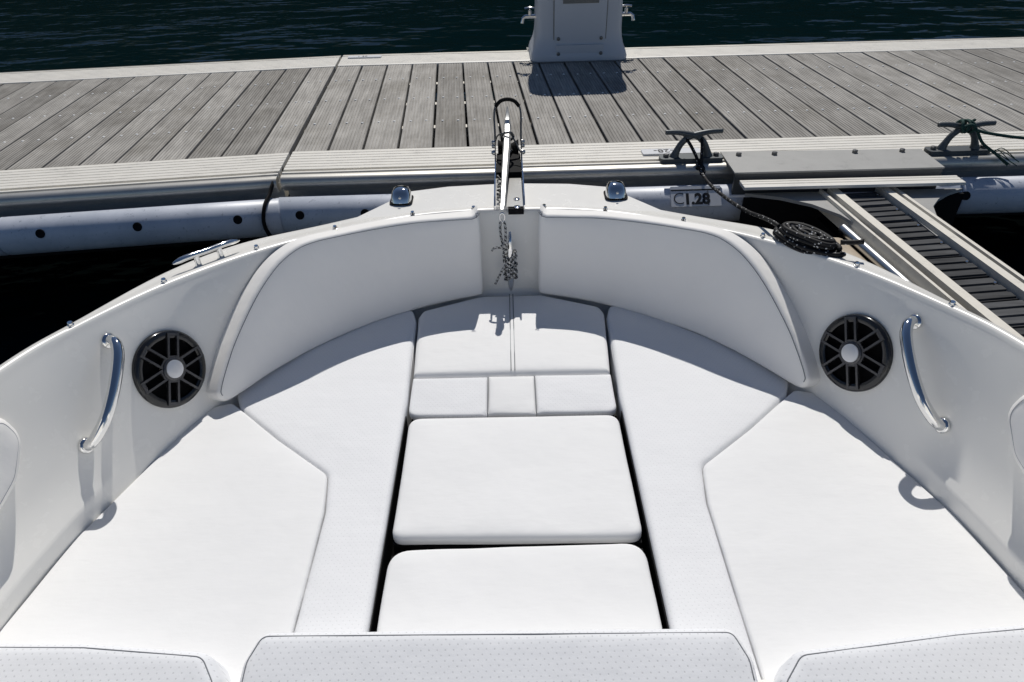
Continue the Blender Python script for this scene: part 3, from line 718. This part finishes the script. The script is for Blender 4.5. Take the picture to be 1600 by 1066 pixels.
raw = [(.092, .012), (.094, .270), (.12, .274), (.233, .274), (.387, .283), (.51, .292), (.596, .299), (.654, .294), (.722, .271), (.808, .222), (.903, .152), (.950, .110), (.995, .062), (1.006, .038), (.990, .012), (.945, .004), (.845, .0), (.67, -.008), (.49, -.012), (.316, -.010), (.12, -.002)]
outl = [Vector((q.x, q.y)) for q in catmull([(x, y, 0) for x, y in raw + raw[:1]], 140)[:-1]]
for s in (-1, 1):
    fm = pad_map(s)
    pad = cushion('backrest', outl, fm, M['vinyl_back'], boat, r=.010, thick=.062, grid=.025, crown=.009, step=.012, cap=False)
    pad['label'] = 'curved white padded backrest on the %s of the bow' % ('left' if s < 0 else 'right')
    pl2 = resample(outl, .008)
    if area2(pl2) < 0: pl2 = pl2[::-1]
    ins = offset_in(pl2, .0085)
    path = [q for q in ins if q.y > .262 or (q.x > .70 and q.y > .03)]
    k0 = max(range(len(path)), key=lambda i: (path[i] - path[i - 1]).length); path = path[k0:] + path[:k0]
    stitch('stitching', path, fm, .0030, M['thread'], pad, .0011)
# side bolsters at the picture edges
for s in (-1, 1):
    p, t_, up_, n_ = wall_frame(1.02, .25, s)
    tt = t_ if t_.y < 0 else -t_
    def fm(x, y, h, p=p, tt=tt, up_=up_, n_=n_): return p + tt * x + up_ * y + n_ * (.034 + h) - BO
    ol = rounded([(-.015, .0), (.05, -.065), (.14, -.10), (.6, -.12), (.6, .075), (-.005, .068)], [.06, .08, .1, .03, .03, .035])
    bo = cushion('side_bolster', ol, fm, M['vinyl_back'], boat, r=.02, thick=.036, grid=.05)
    bo['label'] = 'white side bolster cut off by the %s picture edge' % ('left' if s < 0 else 'right')
    pl2 = resample(ol, .008)
    if area2(pl2) < 0: pl2 = pl2[::-1]
    path = [q for q in offset_in(pl2, .015) if q.x < .45]
    k0 = max(range(len(path)), key=lambda i: (path[i] - path[i - 1]).length); path = path[k0:] + path[:k0]
    stitch('stitching', path, fm, .0012, M['thread_pale'], bo, .0011)

# loose seat cushions --------------------------------------------------------
def flat(z, zf=None):
    def f(x, y, h): return Vector((x, y, z + h + (zf(x, y) if zf else 0)))
    return f
def wall_x(y, z=0.0):
    k = min(range(NS), key=lambda i: abs(S[i].y - y)); return S[k].x
for s in (-1, 1):
    side = 'left' if s < 0 else 'right'
    t = empty('seat_cushion', (0, 0, -.1), 0, 'large white bow seat cushion on the %s of the walkway' % side, 'seat cushion', 'bow seat cushions')
    def L(q): return (s * q[0], q[1])
    wl = [(wall_x(y) + .001, y) for y in (.55, .76, .98, 1.165, 1.30, 1.40)]
    seam = [(.735, 1.392), (.600, 1.268), (.447, 1.142), (.432, 1.03), (.431, .86), (.431, .55)]
    smooth_ = wl + [(.762, 1.415)] + [(x + .0006, y) for x, y in seam]
    fm0 = flat(.1)
    pnl = cushion('smooth_panel', rounded([L(q) for q in smooth_], [.01, .1, .1, .1, .1, .01, .02, .0, .0, .045, .1, .1, .01]), fm0, M['vinyl'], t, r=.006, thick=.07, grid=.06, crown=.006, step=.03)
    band = [(x - .0006, y) for x, y in seam[::-1]] + [(.762, 1.452), (.70, 1.56), (.60, 1.665), (.47, 1.775), (.36, 1.845), (.318, 1.862), (.303, 1.80), (.288, 1.42), (.288, .55)]
    bd = cushion('perforated_band', rounded([L(q) for q in band], [.01, .1, .1, .045, .0, .02, .02, .1, .1, .1, .05, .02, .05, .1, .01]), fm0, M['vinyl_perf'], t, r=.012, thick=.10, grid=.06, crown=.004, step=.03)
    MB().box((s * .2850, .50, 0) if s > 0 else (-.2868, .50, 0), (s * .2868, 1.36, .086) if s > 0 else (-.2850, 1.36, .086)).build('edge_trim', M['black'], t)
    MB().tube([(s * .2905, y, .1 - .014) for y in (.55, 1.0, 1.42)] + [(s * .304, 1.80, .1 - .014)], .0028, 6).build('piping', M['vinyl'], t, 180)
# centre bow cushion with rolled front
t = empty('bow_cushion', (0, 1.6, -.1), 0, 'white centre bow cushion with a double seam below the anchor rope', 'seat cushion')
def cm(x, y, h): return Vector((x, y - 1.6, .1 + h))
top = rounded([(-.282, 1.515), (.276, 1.512), (.297, 1.815), (.285, 1.852), (.10, 1.932), (-.10, 1.932), (-.285, 1.852), (-.297, 1.815)], [.012, .012, .05, .03, .05, .05, .03, .05])
tp = cushion('top_panel', top, cm, M['vinyl'], t, r=.014, thick=.08, grid=.05, crown=.006, step=.02)
for dx in (-.0045, .0065): stitch('stitching', [Vector((dx, 1.52)), Vector((dx, 1.928))], cm, .0062, M['thread'], tp, .0014)
for i, (xa, xb) in enumerate(((-.2825, -.0705), (-.0695, .0605), (.0615, .277))):
    xl0, xl1 = xa, xb
    def fmr(x, y, h): return Vector((x, y - 1.6, .1 - .006 - max(0, 1.50 - y) * .10 + h))
    ol = rounded([(xa, 1.366), (xb, 1.362), (xb, 1.509), (xa, 1.511)], [.03 if i == 0 else .002, .03 if i == 2 else .002, .003, .003])
    cushion('front_roll', ol, fmr, M['vinyl'] if i == 1 else M['vinyl_perf'], t, r=.007, thick=.016, grid=.04, crown=.005, step=.015)
MB().box((-.275, 1.372 - 1.6, .02), (.27, 1.50 - 1.6, .06)).build('core', M['black'], t)
for x in (-.070, .061): MB().tube([(x, y - 1.6, .1 - .0065 - max(0, 1.5 - y) * .1) for y in (1.368, 1.43, 1.505)], .0016, 6).build('stitching', M['thread'], t)
# filler cushions
def filler(poly, z, label, rads):
    cxm = sum(p[0] for p in poly) / len(poly); cym = sum(p[1] for p in poly) / len(poly)
    o = cushion('filler_cushion', rounded(poly, rads), lambda x, y, h: Vector((x - cxm, y - cym, h)), M['vinyl'], None, r=.012, thick=.022, grid=.04, crown=.006, step=.016)
    o.location = (cxm, cym, z)
    ins_ = [(x * .992, cym + (y - cym) * .992) for x, y in poly]
    MB().prism([(x - cxm, y - cym) for x, y in ins_], -.085, -.0225).build('base_board', M['black'], o)
    return tagp(o, label, 'seat cushion', 'walkway filler cushions')
filler([(-.274, 1.343), (.274, 1.339), (.2745, .944), (-.273, .954)], -.004, 'square white filler cushion in the walkway nearer the bow', [.035, .035, .03, .03])
filler([(-.272, .927), (.2735, .932), (.2745, .52), (-.275, .52)], -.004, 'square white filler cushion in the walkway nearest the camera', [.05, .05, .02, .02])
# aft pads: tops slope down towards the camera
def aft(poly, rads, label, st):
    y0 = .66
    fm = lambda x, y, h: Vector((x, (y - y0) * math.cos(R(15)) - h * math.sin(R(15)), (y - y0) * math.sin(R(15)) + h * math.cos(R(15))))
    o = cushion('padded_bolster', rounded(poly, rads), fm, M['vinyl_perf_aft'], None, r=.022, thick=.10, grid=.03, crown=.005, step=.014)
    o.location = (0, y0, .10); tagp(o, label, 'cushion', 'perforated pads along the bottom edge')
    pl2 = resample(rounded(poly, rads), .008)
    if area2(pl2) < 0: pl2 = pl2[::-1]
    path = [q for q in offset_in(pl2, .011) if q.y > .575]
    k0 = max(range(len(path)), key=lambda i: (path[i] - path[i - 1]).length); path = path[k0:] + path[:k0]
    path = [q for q in path if abs(q.x) < .995]
    stitch('stitching', path, fm, -.0015, M['thread'], o, .0011, .02)
aft([(-.480, .25), (.402, .25), (.398, .615), (.375, .668), (-.452, .680), (-.474, .63)], [.02, .02, .05, .03, .03, .05], 'perforated white pad in the middle of the bottom picture edge', [(-.470, .625), (-.455, .662), (-.43, .671), (-.1, .668), (.34, .659), (.372, .654), (.394, .61)])
aft([(-1.02, .25), (-.502, .25), (-.502, .60), (-.535, .648), (-.75, .668), (-1.02, .675)], [.02, .01, .03, .04, .2, .02], 'perforated white pad at the bottom left picture corner', [(-.51, .61), (-.54, .641), (-.75, .660), (-1.0, .667)])
aft([(.428, .25), (1.02, .25), (1.02, .672), (.75, .655), (.47, .628), (.428, .58)], [.01, .02, .02, .2, .04, .03], 'perforated white pad at the bottom right picture corner', [(.437, .59), (.475, .620), (.75, .647), (1.0, .664)])

# ------------------------------------------------------------------ bow roller and anchor
ro = empty('bow_roller', tuple(Vector((0, 2.2, .285)) - BO)); ro.parent = boat
def RO(p): return Vector(p) - Vector((0, 2.2, .285))
def rb(mb, name, m, smooth=35, parent=None): mb.v = [RO(v) for v in mb.v]; return mb.build(name, m, parent or ro, smooth)
for s in (-1, 1):
    x = s * .0465 + .003; poly = [(1.995, .278), (2.47, .270), (2.52, .285), (2.535, .310), (2.52, .335), (2.44, .345), (2.25, .318), (2.02, .312), (1.995, .292)]
    mb = MB(); mb.add([(x - .002, y, z) for y, z in poly] + [(x + .002, y, z) for y, z in poly], [tuple(range(8, -1, -1)), tuple(range(9, 18))] + [(i, (i + 1) % 9, 9 + (i + 1) % 9, 9 + i) for i in range(9)])
    rb(mb, 'side_plate', M['chrome'])
    for yy, zz in ((2.40, .315), (2.475, .312), (2.455, .333)):
        mb = MB().lathe([(.009, 0), (.009, .006), (.006, .012), (.004, .013)], Matrix.Translation((x + s * .002, yy, zz)) @ Matrix.Rotation(s * R(90), 4, 'Y'), 10); rb(mb, 'bolt', M['steel'])
rb(MB().box((-.042, 2.016, .2700), (.048, 2.25, .2790)), 'base_plate', M['steel'])
rb(MB().box((-.002, 2.001, .258), (.0475, 2.009, .2775)), 'rubber_stop', M['black'])
for yy in (2.01, 2.07): rb(MB().lathe([(.010, .2788), (.010, .2815), (.006, .283)], Matrix.Translation((.026, yy, 0)), 12), 'bolt', M['chrome'])
rb(MB().box((-.0405, 2.26, .235), (.0465, 2.44, .296)), 'black_block', M['black'])  # plain black block filling the roller channel
rb(MB().lathe([(.034, -.038), (.020, -.012), (.018, 0), (.020, .012), (.034, .038)], Matrix.Translation((.003, 2.47, .302)) @ Matrix.Rotation(R(90), 4, 'Y'), 20), 'roller', M['black'])
hp = [(-.0445, 2.455, .336)] + [(-.0445, 2.47, .37), (-.0455, 2.49, .42), (-.040, 2.50, .448), (-.022, 2.505, .466), (.003, 2.506, .472), (.028, 2.505, .466), (.046, 2.50, .448), (.0515, 2.49, .42), (.0505, 2.47, .37), (.0505, 2.455, .336)]
rb(MB().tube(smooth_path(hp, 40), .0036, 8), 'hoop', M['dark_steel'], 180)
rb(MB().tube(smooth_path(hp[3:8], 20), .0068, 10), 'hoop_sleeve', M['black'], 180)

an = empty('anchor', (0, 2.2, .30), 0, 'polished steel anchor lying in the bow roller', 'anchor')
def ab(mb, name, m, smooth=35, parent=None): mb.v = [v - Vector((0, 2.2, .30)) for v in mb.v]; return mb.build(name, m, parent or an, smooth)
def bar(pts, ws, hs):
    mb = MB(); vs = []
    for p, w_, h in zip(pts, ws, hs):
        x, y, z = p; vs += [(x - w_, y, z), (x - w_ * .55, y, z + h), (x + w_ * .55, y, z + h), (x + w_, y, z), (x + w_ * .7, y, z - h), (x - w_ * .7, y, z - h)]
    n = len(pts); fs = [(i * 6 + k, i * 6 + (k + 1) % 6, (i + 1) * 6 + (k + 1) % 6, (i + 1) * 6 + k) for i in range(n - 1) for k in range(6)] + [tuple(range(6)), tuple((n - 1) * 6 + k for k in range(6))]
    return mb.add(vs, fs)
ab(bar([(-.021, 1.93, .300), (-.019, 1.95, .305), (-.012, 2.12, .330), (-.004, 2.30, .356), (0, 2.40, .372)], [.007, .0085, .0105, .013, .013], [.010, .012, .014, .016, .016]), 'shank', M['galv'], 25)
ab(bar([(0, 2.398, .372), (.001, 2.45, .392), (.002, 2.475, .404), (.003, 2.50, .424), (.003, 2.515, .44)], [.0125, .0125, .011, .006, .003], [.015, .013, .010, .006, .004]), 'crown', M['galv'], 25)
mb = MB(); mb.add([(.0, 2.38, .35), (-.03, 2.50, .27), (.0, 2.60, .16), (.036, 2.50, .27), (.003, 2.47, .34), (.003, 2.53, .30)], [(0, 1, 4), (1, 2, 5, 4), (2, 3, 5), (3, 4, 5), (3, 0, 4), (0, 1, 2, 3)]); ab(mb, 'fluke', M['steel'], 25)
ab(MB().tube(smooth_path([(-.012, 2.38, .392), (.012, 2.375, .395), (.022, 2.40, .37), (.0, 2.41, .352), (-.02, 2.40, .37), (-.012, 2.385, .39)], 30), .0045, 8), 'lashing', M['dark_steel'], 180)
ab(MB().tube(smooth_path([(.012, 2.39, .388), (.030, 2.37, .36), (.046, 2.34, .335)], 12), .003, 6), 'lashing', M['dark_steel'], 180)
ab(MB().tube(smooth_path([(-.016, 2.39, .388), (-.034, 2.42, .37), (-.043, 2.44, .345)], 12), .003, 6), 'lashing', M['dark_steel'], 180)
sh = [(-.021 + .0075 * math.cos(a), 1.922 - .002 * math.sin(a), .286 + .016 * math.sin(a)) for a in [2 * math.pi * k / 20 for k in range(20)]]
ab(MB().tube(sh, .0032, 8, True), 'shackle', M['chrome'], 180)
# loose cord inside the roller
k_ = [(-.030 + .007 * math.sin(i * 1.9), 2.02 + .011 * i, .292 + .006 * math.cos(i * 2.3)) for i in range(20)]
tagp(MB().tube(smooth_path(k_, 70), .003, 6).build('cord', M['rope_bw'], None, 180), 'thin pale cord bunched beside the anchor in the roller', 'cord')

# cleat on the bow panel with the anchor rope made fast
pc = empty('panel_cleat', tuple(Vector((.001, 1.945, .125)) - BO)); pc.parent = boat
pth = smooth_path([(0, -.006, .105), (0, -.020, .080), (0, -.028, .03), (0, -.028, -.03), (0, -.022, -.080), (0, -.010, -.108)], 25)
rad = [.0025 + .0095 * math.sin(math.pi * (i + .6) / 25.2) ** .75 for i in range(25)]
MB().tube(pth, rad, 14).build('horn', M['chrome'], pc, 180)
for zz in (-.03, .03): MB().tube([(0, -.026, zz), (0, .04, zz * 1.1)], .009, 10).build('post', M['chrome'], pc, 180)
rp = empty('anchor_rope', (0, 1.93, .1), 0, 'black and white braided rope wound round the bow panel cleat', 'rope')
Y0 = 1.93
def rpb(pts, n, r_=.0040, name='strand'): MB().tube([Vector(p) - Vector((0, Y0, .1)) for p in smooth_path(pts, n)], r_, 8).build(name, M['rope_bw'], rp, 180)
rpb([(-.0275, 1.920, .272), (-.0285, 1.915, .25), (-.026, 1.912, .225), (-.021, 1.911, .200)], 16, name='fall')
rpb([(-.0145, 1.920, .272), (-.0115, 1.915, .25), (-.012, 1.912, .225), (-.015, 1.911, .200)], 16, name='fall')
kn = [(-.019 + .010 * math.cos(a), 1.908 + .007 * math.sin(2 * a), .192 + .009 * math.sin(a)) for a in [k * .7 for k in range(13)]]
rpb(kn, 50, name='knot')
rpb([(-.022, 1.905, .190), (-.036, 1.905, .192), (-.050, 1.907, .189), (-.056, 1.909, .180)], 14, name='tail')
rpb([(-.017, 1.910, .186), (-.020, 1.910, .16), (-.018, 1.906, .135)], 12, name='fall')
rpb([(-.017, 1.906, .125), (-.024, 1.908, .112), (-.036, 1.912, .085), (-.050, 1.914, .055)], 16, name='tail')
for q, (zc, tilt, rr) in enumerate(((.150, .022, .0175), (.141, -.020, .0185), (.130, .024, .0195), (.118, -.022, .0200), (.106, .020, .0200), (.094, -.018, .0195), (.083, .014, .0185))):
    rpb([(.001 + rr * math.cos(a), 1.918 + .85 * rr * math.sin(a), zc + tilt * math.cos(a)) for a in [2 * math.pi * k / 16 for k in range(17)]], 48, .0042, 'turn')

# ------------------------------------------------------------------ mooring line and its coil on the starboard gunwale
ml = empty('mooring_line', (.79, 1.66, .31), 0, 'black mooring line running from the dock cleat to a coil on the gunwale', 'rope')
def mlb(pts, n, r_, name, closed=False): MB().tube([Vector(p) - Vector((.79, 1.66, .31)) for p in smooth_path(pts, n)], r_, 9).build(name, M['rope_black'], ml, 180)
cen = Vector((.806, 1.652, .306)); d_ = Vector((.60, -.80, .0)).normalized(); n_ = Vector((.80, .60, 0))
for layer, (laps, z0, sc0) in enumerate(((5, .008, 1.0), (5, .0195, .99), (5, .031, .94), (4, .041, .80))):
    coil = []
    for k in range(laps * 28 + 1):
        a = 2 * math.pi * k / 28 * (1 if layer % 2 == 0 else -1); e = k / 28; sc_ = sc0 - .15 * e
        coil.append(cen + d_ * ((.100 * sc_ + .006 * math.sin(layer * 2 + e)) * math.cos(a) + .004 * math.sin(layer)) + n_ * (.040 * sc_ * math.sin(a) + .003 * math.cos(e * 3 + layer)) + Vector((0, 0, z0 + .0025 * math.sin(2.3 * a + layer * 1.7))))
    mlb(coil, laps * 60, .0066, 'coil')
mlb([cen + d_ * .09 + Vector((0, 0, .05)), cen + d_ * .115 + n_ * .015 + Vector((0, 0, .055)), cen + d_ * .135 + n_ * .03 + Vector((0, 0, .060))], 10, .0068, 'tail')
KN = Vector((.742, 2.515, .185))
mlb([(.752, 1.722, .335), (.744, 1.765, .330), (.741, 1.83, .312), (.739, 1.95, .275), (.738, 2.12, .235), (.737, 2.30, .202), (.739, 2.42, .187), KN], 50, .0062, 'line')
kn = [KN + Vector((.014 * math.cos(a * 1.1), .010 * math.sin(a * .7), .014 * math.sin(a))) for a in [k * .8 for k in range(16)]]
mlb(kn, 60, .0068, 'knot')
mlb([KN, (.728, 2.54, .225), (.705, 2.557, .265), (.688, 2.568, .288), (.685, 2.59, .295), (.69, 2.60, .285)], 24, .0062, 'loop')
mlb([KN + Vector((.004, 0, .004)), (.746, 2.54, .235), (.747, 2.552, .262), (.745, 2.565, .286), (.742, 2.59, .294), (.735, 2.60, .28)], 24, .0062, 'loop')
